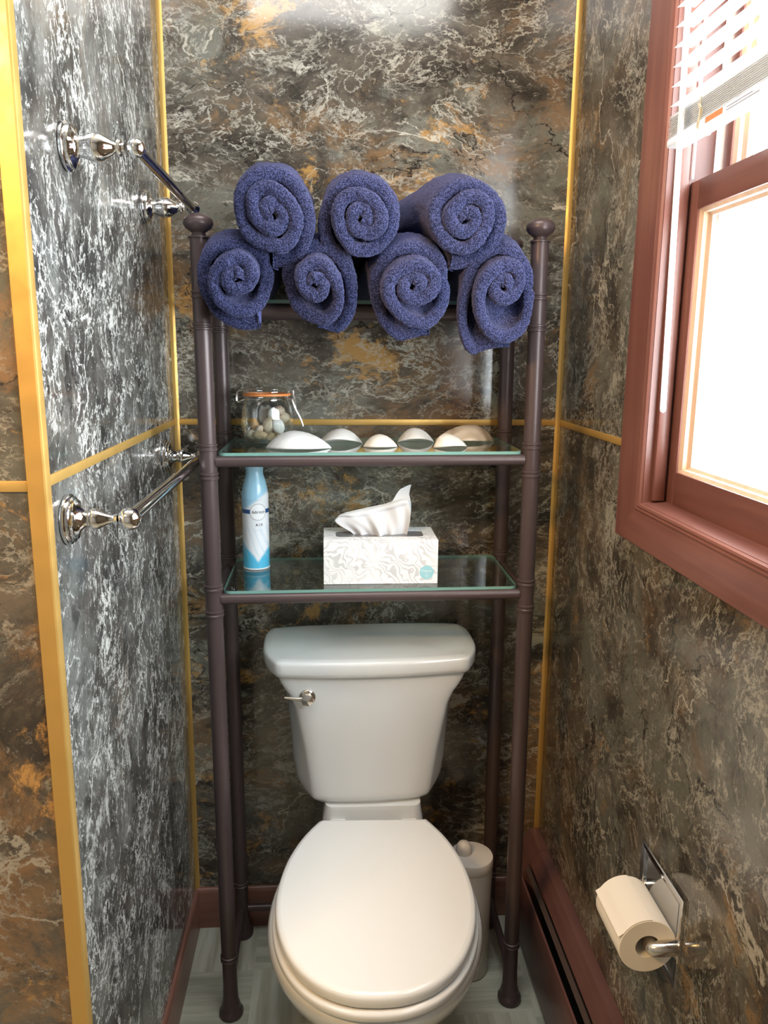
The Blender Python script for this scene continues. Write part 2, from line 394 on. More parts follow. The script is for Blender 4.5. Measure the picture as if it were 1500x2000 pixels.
obj('sill', MB().prism([(W-.0075, OZ0-.012), (W-.0075, OZ0-.001), (W-.006, OZ0+.001), (W+.028, OZ0+.004), (XO+.03, OZ0-.012), (XO+.03, OZ0-.03)], OY1+.001, OY0-.001, lambda a, b, s: (a, s, b)), WOOD_Y, win, ang=30, base=WB)
obj('inner_stop', MB().box(W+.006, W+.026, OY0-.013, OY0-.0005, OZ0+.005, OZ1, .003), WOOD_Z, win, base=WB)
obj('inner_stop', MB().box(W+.006, W+.026, OY1+.0005, OY1+.013, OZ0+.005, OZ1, .003), WOOD_Z, win, base=WB)
def sash(name, x0, z0, z1, bot, top, stile, m_rail, stopm):
    s = obj(name, MB().box(x0, x0+.034, OY1+.004, OY1+stile, z0, z1, .0015).box(x0, x0+.034, OY0-stile, OY0-.004, z0, z1, .0015), WOOD_Z, win, base=WB)
    obj('rail', MB().box(x0-.0004, x0+.0344, OY1+stile-.003, OY0-stile+.003, z0, z0+bot, .0015), m_rail, s, base=WB)
    obj('rail', MB().box(x0-.0004, x0+.0344, OY1+stile-.003, OY0-stile+.003, z1-top, z1, .0015), m_rail, s, base=WB)
    # stepped glazing stop, bevelled toward the glass
    a0, a1, c0, c1 = OY1+stile, OY0-stile, z0+bot, z1-top; w = .013
    def fr(y0, y1, zz0, zz1, x): return [(x, y0, zz0), (x, y1, zz0), (x, y1, zz1), (x, y0, zz1)]
    mb = MB(); rings = [fr(a0, a1, c0, c1, x0+.003), fr(a0+w*.45, a1-w*.45, c0+w*.35, c1-w*.35, x0+.007), fr(a0+w*.5, a1-w*.5, c0+w*.4, c1-w*.4, x0+.013), fr(a0+w, a1-w, c0+w*.75, c1-w*.75, x0+.017), fr(a0+w, a1-w, c0+w*.75, c1-w*.75, x0+.022)]
    vs = [p for r in rings for p in r]; fs = [(i*4+k, i*4+(k+1) % 4, i*4+4+(k+1) % 4, i*4+4+k) for i in range(4) for k in range(4)]
    mb.recalc = False; mb.add(vs, [f[::-1] for f in fs]); obj('glazing_stop', mb, stopm, s, smooth=False, base=WB)
    obj('glass', MB().box(x0+.0175, x0+.0205, a0+w*.6, a1-w*.6, c0+w*.4, c1-w*.4), GLASS_WIN, s, smooth=False, base=WB)
    return s
sash('lower_sash', W+.030, OZ0+.0015, 1.637, .0545, .042, .036, WOOD_Y, SASHSTOP)
sash('upper_sash', W+.072, 1.598, OZ1-.002, .040, .045, .036, WOOD_Y, SASHSTOP)
obj('storm_track', MB().box(W+.064, W+.070, OY0-.012, OY0-.002, 1.640, OZ1, .001).box(W+.026, W+.0295, OY0-.016, OY0-.0135, 1.640, OZ1, .0005), WHITEV, win, base=WB)

# ------------------------------------------------------------------ venetian blind, half raised
BX = .8270; BYL, BYR = -.5400, -1.48; BZ0 = 1.6745
bl = thing('window_blind', 'white slatted blind half raised in front of the upper window panes', 'blind', (BX, -.86, BZ0)); BB = (BX, -.86, BZ0)
obj('bottom_rail', MB().box(BX-.0140, BX+.0120, BYR, BYL, BZ0, BZ0+.0125, .0035, 3), WHITEV, bl, base=BB)
def slat_mb(zc, tilt, w=.0250):
    mb = MB(); pr = []
    for k in range(7):
        u = (k/6-.5)*w; h = .0016*(1-(2*k/6-1)**2)
        pr.append((u*math.cos(tilt)-h*math.sin(tilt), u*math.sin(tilt)+h*math.cos(tilt)))
    pr = pr+[(a, b-.0005) for a, b in pr[::-1]]
    return mb.prism(pr, BYR, BYL, lambda a, b, y: (BX+a, y, zc+b))
s0 = obj('slat', slat_mb(0, math.radians(2)), WHITEV, bl); s0.location = (0, .86, 0)
def place_slat(o, z, dy=0): o.location = (-BX, .86+dy, z-BZ0)
place_slat(s0, 1.7310)
zsl = 1.7310
for k in range(1, 10):
    o = s0.copy(); COL.objects.link(o); o.parent = bl; place_slat(o, zsl+.0255*k, random.uniform(-.001, .001))
sf = obj('slat', slat_mb(0, 0.0), WHITEV, bl); place_slat(sf, BZ0+.0142)
for k in range(1, 12):
    o = sf.copy(); COL.objects.link(o); o.parent = bl; place_slat(o, BZ0+.0142+.0025*k, random.uniform(-.0015, .0015))
obj('head_rail', MB().box(BX-.015, BX+.011, BYR, BYL, 1.962, 1.984, .002), WHITEV, bl, base=BB)
for yc in (-.640, -1.08):
    obj('ladder_cord', MB().tube([(BX-.0135, yc, BZ0+.002), (BX-.0135, yc, 1.962)], .0007, 6).tube([(BX+.0125, yc, BZ0+.002), (BX+.0125, yc, 1.962)], .0007, 6)
        .tube([(BX-.0135+.002*math.sin(k*1.9), yc+.006*math.sin(k*2.4), 1.692+.018*math.sin(k*1.3)) for k in range(14)], .0008, 6), CORDM, bl, base=BB)
obj('cord_plug', MB().lathe([(0, 0), (.0045, .0005), (.0055, .003), (.0040, .006), (0, .0065)], (BX-.0015, -.640, BZ0-.006), n=16), WHITEV, bl, base=BB)
obj('sticker', MB().box(BX-.0146, BX-.0139, -.705, -.660, BZ0+.0030, BZ0+.0100), STICKER, bl, smooth=False, base=BB)
obj('warning_print', MB().box(BX-.0146, BX-.0139, -.790, -.715, BZ0+.0030, BZ0+.0042).box(BX-.0146, BX-.0139, -.775, -.715, BZ0+.0066, BZ0+.0076), INKGREY, bl, smooth=False, base=BB)
obj('wand', MB().lathe([(0, 0), (.0036, .002), (.0046, .006), (.0043, .02), (.0043, .655), (.0025, .662), (0, .663)], (.8020, -.6260, 1.3050), axis=(.0, .040, 1.0), n=8), WHITEV, bl, ang=20, base=BB)

# ------------------------------------------------------------------ towel bars on the left wall
def towel_bar(name, label, ya, yb, z, xb, style, rb):
    base = (0, (ya+yb)/2, z); t = thing(name, label, 'towel bar', base)
    if style == 'slim':
        pr = [(.0, .0), (.0315, .0), (.0325, .002), (.0320, .0045), (.0285, .0055), (.0290, .0085), (.0255, .0095), (.0255, .0120), (.0215, .0130), (.0150, .0165), (.0108, .0215), (.0095, .0255),
              (.0115, .0275), (.0135, .0310), (.0140, .0345), (.0120, .0400), (.0080, .0470), (.0056, .0530), (.0050, .0570), (.0062, .0600), (.0066, .0620)]
        ball = .0145
    else:
        pr = [(.0, .0), (.0285, .0), (.0300, .0020), (.0300, .0045), (.0265, .0060), (.0275, .0095), (.0265, .0115), (.0215, .0125), (.0150, .0150), (.0125, .0190), (.0150, .0270), (.0175, .0340), (.0180, .0390),
              (.0160, .0460), (.0120, .0530), (.0080, .0590), (.0060, .0625), (.0060, .0640), (.0105, .0655), (.0110, .0675), (.0105, .0695), (.0060, .0705), (.0060, .0735)]
        ball = .0120
    for y in (ya, yb):
        p = obj('bracket', MB().lathe(pr, (.0006, y, z), (1, 0, 0), 40), CHROME, t, ang=50, base=base)
        bp = [(ball*math.sin(a), -ball*math.cos(a)) for a in [PI*k/18 for k in range(19)]]; bp[0] = (0, bp[0][1]); bp[-1] = (0, bp[-1][1])
        obj('ball_end', MB().lathe(bp, (xb, y, z), (1, 0, 0), 32), CHROME, p, ang=0, base=base)
    obj('bar', MB().lathe([(rb, 0), (rb, abs(yb-ya))], (xb, min(ya, yb), z), (0, 1, 0), 28), CHROME, t, ang=40, base=base)
towel_bar('towel_bar', 'lower chrome towel bar with stepped round bases below the gold strip', -.726, -.125, 1.1775, .077, 'slim', .0092)
towel_bar('towel_bar', 'upper chrome towel bar with vase shaped brackets above the gold strip', -.634, -.205, 1.636, .0885, 'vase', .0078)

# ------------------------------------------------------------------ etagere over the toilet
XA, XB2, YF, YB = 0.1150, 0.7150, -.2715, -.0370
TILT = -.0053
rk = thing('shelf_rack', 'tall bronze metal three-tier rack with glass shelves standing over the toilet', 'rack', (XA, (YF+YB)/2, 0))
rk.rotation_euler = (0, TILT, 0); RB = (XA, (YF+YB)/2, 0)
def rz(x, z): return z - math.sin(TILT)*(x-XA)      # height on the slightly leaning rack
ZT, Z1, Z2 = 1.4575, 1.1865, .9240                   # centre heights of the shelf bars
RP = .0157
def post_prof():
    pr = [(.0235, .0), (.0250, .004), (.0255, .010), (.0215, .016), (.0190, .020), (.0195, .026), (.0180, .032), (.0162, .040), (.0150, .075), (.0150, .128)]
    def ring(z): return [(RP, z-.0065), (RP+.0022, z-.0055), (RP+.0022, z-.0025), (RP+.0006, z-.0010), (RP+.0006, z+.0010), (RP+.0022, z+.0025), (RP+.0022, z+.0055), (RP, z+.0065)]
    for z in (.1400, Z2-.0270, Z2+.0240, Z1-.0260, Z1+.0270, ZT-.0300, ZT+.0250): pr += ring(z)
    pr += [(RP, 1.5760)]
    return pr
fin = [(RP+.0025, 1.5762), (RP+.0025, 1.5785), (.0125, 1.5800), (.0115, 1.5850), (.0165, 1.5885), (.0225, 1.5925), (.0255, 1.5985), (.0258, 1.6015), (.0250, 1.6035), (.0252, 1.6050), (.0225, 1.6095), (.0160, 1.6140), (.0080, 1.6165), (0, 1.6170)]
for x in (XA, XB2):
    for y in (YF, YB):
        p = obj('post', MB().lathe(post_prof(), (x, y, 0), n=28), BRONZE, rk, ang=40, base=RB)
        obj('finial', MB().lathe(fin, (x, y, 0), n=28), BRONZE, p, ang=40, base=RB)
        if x > .5: obj('foot_pad', MB().lathe([(.016, -.0028), (.019, -.002), (.019, .001)], (x, y, 0), n=20), BRONZE, p, base=RB)
def bar(name, a, b, r=.0104): obj(name, MB().tube([a, b], r, 20), BRONZE, rk, ang=40, base=RB)
for z in (ZT, Z1, Z2):
    bar('front_bar', (XA+.014, YF, z), (XB2-.014, YF, z)); bar('back_bar', (XA+.014, YB, z), (XB2-.014, YB, z))
    bar('side_bar', (XA, YF+.014, z), (XA, YB-.014, z), .0075); bar('side_bar', (XB2, YF+.014, z), (XB2, YB-.014, z), .0075)
bar('back_bar', (XA+.014, YB, .072), (XB2-.014, YB, .072), .0085)
bar('side_bar', (XA, YF+.014, .072), (XA, YB-.014, .072), .0085); bar('side_bar', (XB2, YF+.014, .072), (XB2, YB-.014, .072), .0085)
def glass_shelf(zb, th=.0058):
    x0, x1, y0, y1, r = XA+.0175, XB2-.0175, YF-.004, YB+.001, .016
    pts = []
    for cx, cy, a0 in ((x1-r, y1-r, 0), (x0+r, y1-r, PI/2), (x0+r, y0+r, PI), (x1-r, y0+r, 1.5*PI)):
        pts += [(cx+r*math.cos(a0+PI/2*k/8), cy+r*math.sin(a0+PI/2*k/8)) for k in range(9)]
    n = len(pts); mb = MB()
    mb.add([(x, y, zb) for x, y in pts]+[(x, y, zb+th) for x, y in pts], [tuple(range(n-1, -1, -1)), tuple(range(n, 2*n))], 0)
    mb.add([(x, y, zb) for x, y in pts]+[(x, y, zb+th) for x, y in pts], [(i, (i+1) % n, n+(i+1) % n, n+i) for i in range(n)], 1)
    mb.recalc = False
    return obj('glass_shelf', mb, [GLASS_SHELF, GLASS_EDGE], rk, smooth=False, base=RB)
for z in (ZT, Z1, Z2): glass_shelf(z+.0106)
for x, y in ((XA+.035, YF+.012), (XB2-.035, YF+.012)):
    obj('glass_bumper', MB().lathe([(0, 0), (.006, 0), (.006, .0012), (0, .0014)], (x, y, Z2+.0165), n=16), GLASS_JAR, rk, base=RB)
G1 = lambda x: rz(x, Z1+.0106+.0058)+.0003
G2 = lambda x: rz(x, Z2+.0106+.0058)+.0003
GT = lambda x: rz(x, ZT+.0106+.0058)+.0003

# ------------------------------------------------------------------ toilet
TB = (.418, -.234, 0)
toi = thing('toilet', 'white two-piece toilet with its lid closed under the bronze rack', 'toilet', TB)
def rotp(p, a, c=TB):
    x, y = p[0]-c[0], p[1]-c[1]; return (x*math.cos(a)-y*math.sin(a), x*math.sin(a)+y*math.cos(a), p[2])     # local to the toilet empty
RB_, RT_ = -.040, .022
def outline(halftab, y0, y1, cx=.418, n=40, grow=0.0):
    """closed plan outline from (y, half width) pairs, front at y1 (negative)"""
    c = catmull([(h, y, 0) for y, h in halftab], 8)
    R = [(cx+p.x, p.y) for p in c]; L = [(cx-p.x, p.y) for p in c[::-1]]
    if abs(R[-1][0]-L[0][0]) < 1e-4: L = L[1:]
    return R+L
lidtab = [(-.2330, .112), (-.2600, .128), (-.2950, .1455), (-.3350, .160), (-.3700, .1695), (-.4100, .1760), (-.4450, .1790), (-.4750, .1795), (-.5030, .1775), (-.5350, .1725), (-.5650, .1645), (-.5950, .153), (-.6230, .138), (-.6480, .119), (-.6690, .096), (-.6850, .069), (-.6960, .036), (-.6990, 0.0)]
lo = outline(lidtab, 0, 0)
def resample(P, n):
    P = [Vector((p[0], p[1], 0)) for p in P]; P.append(P[0]); L = [0]
    for a, b in zip(P, P[1:]): L.append(L[-1]+(b-a).length)
    out = []; j = 0
    for k in range(n):
        s = L[-1]*k/n
        while L[j+1] < s: j += 1
        t = (s-L[j])/max(1e-9, L[j+1]-L[j]); q = P[j].lerp(P[j+1], t); out.append((q.x, q.y))
    return out
lo = resample(lo, 120)
def offs(P, d):
    n = len(P); out = []
    for i in range(n):
        a, b = Vector(P[i-1]), Vector(P[(i+1) % n]); t = (b-a).normalized(); nn = Vector((t.y, -t.x)); out.append((P[i][0]-nn.x*d, P[i][1]-nn.y*d))
    return out
# orientation check so that positive offset grows the outline
def grow(P, d):
    A = sum(P[i][0]*P[(i+1) % len(P)][1]-P[(i+1) % len(P)][0]*P[i][1] for i in range(len(P)))
    return offs(P, -d if A > 0 else d)
def slab(prof, P, a, crown=0.0):
    """loft of offset outlines: prof = (offset, z)"""
    mb = MB(); rings = []
    for d, z in prof: rings.append([rotp((x, y, z), a) for x, y in grow(P, d)])
    mb.loft(rings, caps=False)
    # closed top and bottom with shrinking rings
    n = len(P); cx = sum(p[0] for p in P)/n; cy = sum(p[1] for p in P)/n
    for (d, z), sgn in ((prof[-1], 1), (prof[0], 0)):
        R0 = grow(P, d); prev = None
        for k in range(7):
            s = 1-k/6*.999; ring = [rotp((cx+(x-cx)*s, cy+(y-cy)*s, z+(crown*(1-s*s) if sgn else 0)), a) for x, y in R0]
            if prev: mb.loft([prev, ring], caps=False)
            prev = ring
    return mb
obj('lid', slab([(-.004, .4040), (-.001, .4050), (0, .4075), (0, .4190), (-.0015, .4235), (-.005, .4262), (-.010, .4275)], lo, RB_, .003), SEATW, toi, ang=60)
so = resample(outline([(y, h) for y, h in lidtab], 0, 0), 120)
obj('seat', slab([(-.002, .3830), (.003, .3835), (.0055, .3865), (.0055, .3950), (.004, .3985), (-.002, .4005)], so, RB_), SEATW, toi, ang=60)
for sx_ in (-1, 1):
    obj('hinge', MB().lathe([(0, 0), (.0095, 0), (.010, .002), (.010, .030), (.0095, .032), (0, .032)], rotp((.418+sx_*.075-.016, -.222, .4060), RB_), (1, 0, 0), 18), SEATW, toi)
# bowl: plan sections down to the foot
def bowl_sec(z, back, front, half, sq):
    P = []
    for k in range(72):
        an = 2*PI*k/72; c, s_ = math.cos(an), math.sin(an)
        yc = (back+front)/2; hl = (back-front)/2
        y = yc+hl*math.copysign(abs(s_)**(sq if s_ > 0 else 1.0), s_); x = .418+half*math.copysign(abs(c)**(1.0 if s_ < 0 else sq), c)
        # egg shape: the front end narrows
        P.append(rotp((x, y, z), RB_))
    return P
secs = [(.0005, -.10, -.525, .115, .6), (.012, -.098, -.528, .117, .6), (.06, -.10, -.520, .112, .6), (.12, -.105, -.525, .112, .65), (.17, -.11, -.545, .122, .7), (.215, -.12, -.580, .142, .75), (.255, -.135, -.620, .166, .8), (.29, -.15, -.652, .184, .85), (.32, -.165, -.677, .1945, .88), (.345, -.18, -.692, .198, .9), (.363, -.19, -.700, .1965, .9), (.374, -.197, -.702, .193, .9), (.3795, -.20, -.700, .189, .9), (.381, -.205, -.694, .184, .9)]
obj('bowl', MB().loft([bowl_sec(*s_) for s_ in secs]), CERAMIC, toi, ang=60)
def rrect(x0, x1, y0, y1, z, r, a, n=6):
    P = []
    for cx, cy, a0 in ((x1-r, y1-r, 0), (x0+r, y1-r, PI/2), (x0+r, y0+r, PI), (x1-r, y0+r, 1.5*PI)):
        P += [rotp((cx+r*math.cos(a0+PI/2*k/n), cy+r*math.sin(a0+PI/2*k/n), z), a) for k in range(n+1)]
    return P
obj('deck', MB().loft([rrect(.418-w_, .418+w_, -.262, -.035, z, .02, RB_*.5) for z, w_ in ((.20, .070), (.28, .085), (.34, .100), (.375, .107), (.392, .109), (.3975, .107), (.399, .103))]), CERAMIC, toi, ang=60)
# tank: chamfered front, flaring to the lid
half_t = [(.442, .120), (.4475, .134), (.460, .1510), (.480, .1610), (.520, .1665), (.580, .170), (.656, .1765), (.686, .183), (.707, .191), (.724, .199), (.745, .204)]
half_f = [(.442, .112), (.4475, .121), (.460, .1260), (.475, .1285), (.573, .1395), (.673, .155), (.700, .166), (.724, .183), (.745, .190)]
def tank_sec(z):
    hb, hf = interp(half_t, z), interp(half_f, z)
    ft = -.200-.027*smooth(.43, .74, z); bow = .010
    if z < .458: ft += .010*(1-smooth(.442, .458, z))
    pts = [(-hb, -.030), (-hb, -.105), (-hb*.995, -.150), (-hf-.004, ft+.012), (-hf+.006, ft), (-hf*.6, ft-bow*.65), (0, ft-bow), (hf*.6, ft-bow*.65), (hf-.006, ft), (hf+.004, ft+.012), (hb*.995, -.150), (hb, -.105), (hb, -.030)]
    # chaikin rounding, open at the back
    for _ in range(2):
        q = [pts[0]]
        for a, b in zip(pts, pts[1:]): q += [(a[0]*.75+b[0]*.25, a[1]*.75+b[1]*.25), (a[0]*.25+b[0]*.75, a[1]*.25+b[1]*.75)]
        pts = q+[pts[-1]]
    return [rotp((.416+x, y, z), RT_) for x, y in pts]
zz = [.4420, .4428, .445, .449, .454, .460, .468]+[.48+.0139*k for k in range(19)]+[.745]
tk = obj('tank', MB().loft([tank_sec(z) for z in zz]), CERAMIC, toi, ang=50)
obj('tank_pad', MB().loft([rrect(.418-w_, .418+w_, -.214, -.035, z, .018, RB_*.5) for z, w_ in ((.396, .1085), (.412, .1065), (.430, .1035), (.4425, .1020))]), CERAMIC, toi, ang=60)
lidP = []
for x, y in ((-.205, -.016), (-.2245, -.060), (-.2260, -.110), (-.2250, -.160), (-.2150, -.200), (-.196, -.2360), (-.186, -.2395), (-.10, -.2490), (0, -.2525), (.10, -.2490), (.186, -.2395), (.196, -.2360), (.2150, -.200), (.2250, -.160), (.2260, -.110), (.2245, -.060), (.205, -.016)): lidP.append((.416+x, y))
pp = lidP
for _ in range(2):
    q = []
    for i in range(len(pp)):
        a, b = pp[i], pp[(i+1) % len(pp)]; q += [(a[0]*.75+b[0]*.25, a[1]*.75+b[1]*.25), (a[0]*.25+b[0]*.75, a[1]*.25+b[1]*.75)]
    pp = q
lidP = resample(pp, 110)
obj('tank_lid', slab([(-.022, .7430), (-.008, .7455), (-.003, .7500), (-.0003, .7580), (-.0002, .7735), (-.0012, .7775), (-.0036, .7800), (-.008, .7815), (-.016, .7828)], lidP, RT_, .004), CERAMIC, toi, ang=60)
lv = Vector(rotp((.2835, -.2315, .7030), RT_))
obj('lever_base', MB().lathe([(0, 0), (.0165, 0), (.0165, .003), (.014, .006), (.009, .007), (0, .007)], lv+Vector((0, .004, 0)), (0, -1, 0), 28), NICKEL, toi, ang=40)
kb = MB(); kb.lathe([(.0085, .003), (.0125, .012), (.0130, .016), (.0, .0225)], lv, (0, -1, 0), 6); obj('lever_knob', kb, NICKEL, toi, smooth=False)
obj('lever_arm', MB().tube([lv+Vector((-.006, -.008, 0)), lv+Vector((-.022, -.009, .001)), lv+Vector((-.046, -.006, .0025))], [.0042, .0036, .0026], 12), NICKEL, toi)
hose = catmull([(-.085, .085, .408), (-.098, .092, .36), (-.125, .12, .26), (-.135, .155, .19), (-.13, .205, .165)], 8)
obj('supply_hose', MB().tube(hose, .0052, 12).lathe([(.02, 0), (.02, .004), (.009, .005), (.009, .03)], (-.13, .222, .165), (0, -1, 0), 20), WIRE, toi)

# ------------------------------------------------------------------ toilet brush canister behind the bowl
bc = thing('brush_canister', 'off-white round toilet brush canister behind the right of the bowl', 'brush holder', (.640, -.175, 0))
obj('canister', MB().lathe([(0, .001), (.043, .001), (.045, .004), (.0465, .20), (.048, .268), (.048, .2715)], (0, 0, 0), n=40), BRUSHW, bc)
obj('canister_lid', MB().lathe([(.0486, .2690), (.0490, .2710), (.0490, .2880), (.0475, .2915), (.040, .2930), (.020, .2938), (0, .2940)], (0, 0, 0), n=40), BRUSHW, bc)
obj('brush_handle', MB().lathe([(.0175, .2925), (.0180, .3000), (.0165, .3100), (.0120, .3170), (.006, .3200), (0, .3206)], (-.016, .006, 0), n=24), BRUSHW, bc)

# ------------------------------------------------------------------ recessed paper holder and roll
ph = thing('paper_holder', 'chrome square recessed toilet paper holder plate in the right wall', 'paper holder', (W, -.677, .537)); PB = (W, -.677, .537)
PY0, PY1, PZ0, PZ1 = -.753, -.601, .461, .6135
mb = MB()
def pr_(y0, y1, z0, z1, x): return [(x, y0, z0), (x, y1, z0), (x, y1, z1), (x, y0, z1)]
rg = [pr_(PY0, PY1, PZ0, PZ1, W-.0003), pr_(PY0, PY1, PZ0, PZ1, W-.0045), pr_(PY0+.003, PY1-.003, PZ0+.003, PZ1-.003, W-.0052), pr_(PY0+.011, PY1-.011, PZ0+.011, PZ1-.011, W-.0040), pr_(PY0+.013, PY1-.013, PZ0+.013, PZ1-.013, W-.0028), pr_(PY0+.020, PY1-.020, PZ0+.020, PZ1-.020, W-.0010)]
vs = [p for r in rg for p in r]; fs = [(i*4+k, i*4+(k+1) % 4, i*4+4+(k+1) % 4, i*4+4+k) for i in range(5) for k in range(4)]+[(20, 21, 22, 23)]
mb.add(vs, fs); obj('plate', mb, CHROMED, ph, smooth=False, base=PB)
RX, RZ = .8030, .5260
for y0, s_ in ((PY0+.008, 1), (PY1-.008, -1)):
    pts = [(W-.004, y0, RZ+.004), (W-.016, y0, RZ+.004), (W-.028, y0+s_*.002, RZ+.002), (RX, y0+s_*.006, RZ), (RX-.002, y0+s_*.015, RZ), (RX, y0+s_*.024, RZ)]
    obj('arm', MB().tube(catmull(pts, 5), .0112, 16), NICKEL, ph, base=PB)
obj('roller', MB().lathe([(.009, 0), (.009, .098)], (RX, -.726, RZ), (0, 1, 0), 20), CHROMED, ph, base=PB)
pr = thing('toilet_paper_roll', 'cream toilet paper roll on the chrome wall holder, loose end sticking out', 'toilet paper', (RX, -.683, RZ)); RRB = (RX, -.683, RZ)
RR = .0435; Y0, Y1 = -.7345, -.6315
RX0 = RX-.0065
prof = [(.0185, Y1), (RR-.001, Y1), (RR, Y1-.001), (RR, Y0+.001), (RR-.001, Y0), (.0185, Y0), (.0180, Y0+.002), (.0180, Y1-.002), (.0185, Y1)]
obj('paper_body', MB().lathe(prof, (RX0, 0, RZ-.001), (0, 1, 0), 64, cap=False), PAPER, pr, ang=40, base=RRB)
fl = []
for k in range(9):
    a = math.radians(84+8*k); fl.append((RX0+(RR+.0006)*math.cos(a), RZ-.001+(RR+.0006)*math.sin(a)))
e_ = fl[-1]; fl += [(e_[0]-.0038, e_[1]-.0024), (e_[0]-.0078, e_[1]-.0054)]
n = len(fl); mb = MB()
mb.add([(x, y, z) for y in (Y0+.0005, Y1-.0005) for x, z in fl]+[(x-.0003, y, z+.0006) for y in (Y0+.0005, Y1-.0005) for x, z in fl],
       [(i, i+1, n+i+1, n+i) for i in range(n-1)]+[(2*n+i, 3*n+i, 3*n+i+1, 2*n+i+1) for i in range(n-1)]+[(n-1, 2*n-1, 4*n-1, 3*n-1)]+[(i, 2*n+i, 2*n+i+1, i+1) for i in range(n-1)]+[(n+i, n+i+1, 3*n+i+1, 3*n+i) for i in range(n-1)])
obj('loose_sheet', mb, PAPER, pr, ang=50, base=RRB)

# ------------------------------------------------------------------ rolled towels on the top shelf
TOWEL = mat('blue_terry', (.06, .066, .19), .95, spec=.15, sheen=.22); t_ = NT(TOWEL)
TOWEL.node_tree.nodes['Principled BSDF'].inputs['Sheen Tint'].default_value = (.55, .55, .9, 1)
vo = t_.n('ShaderNodeTexVoronoi'); vo.inputs['Scale'].default_value = 540; t_.link(t_.coord(), vo.inputs['Vector'])
nn_ = t_.noise(t_.coord(), 400, 3, .6).outputs['Fac']
hh = t_.math('SUBTRACT', nn_, t_.math('MULTIPLY', vo.outputs['Distance'], .7))
cc = t_.mix(t_.sstep(hh, .02, .38), (.009, .011, .033), (.062, .072, .176))
t_.link(cc, t_.b.inputs['Base Color']); t_.bump(hh, .9, .0022)
HEM = mat('blue_woven_hem', (.085, .095, .25), .8, spec=.2); t_ = NT(HEM)
wv = t_.n('ShaderNodeTexWave'); wv.inputs['Scale'].default_value = 260; t_.link(t_.coord(), wv.inputs[0]); t_.bump(wv.outputs['Fac'], .3, .0006)

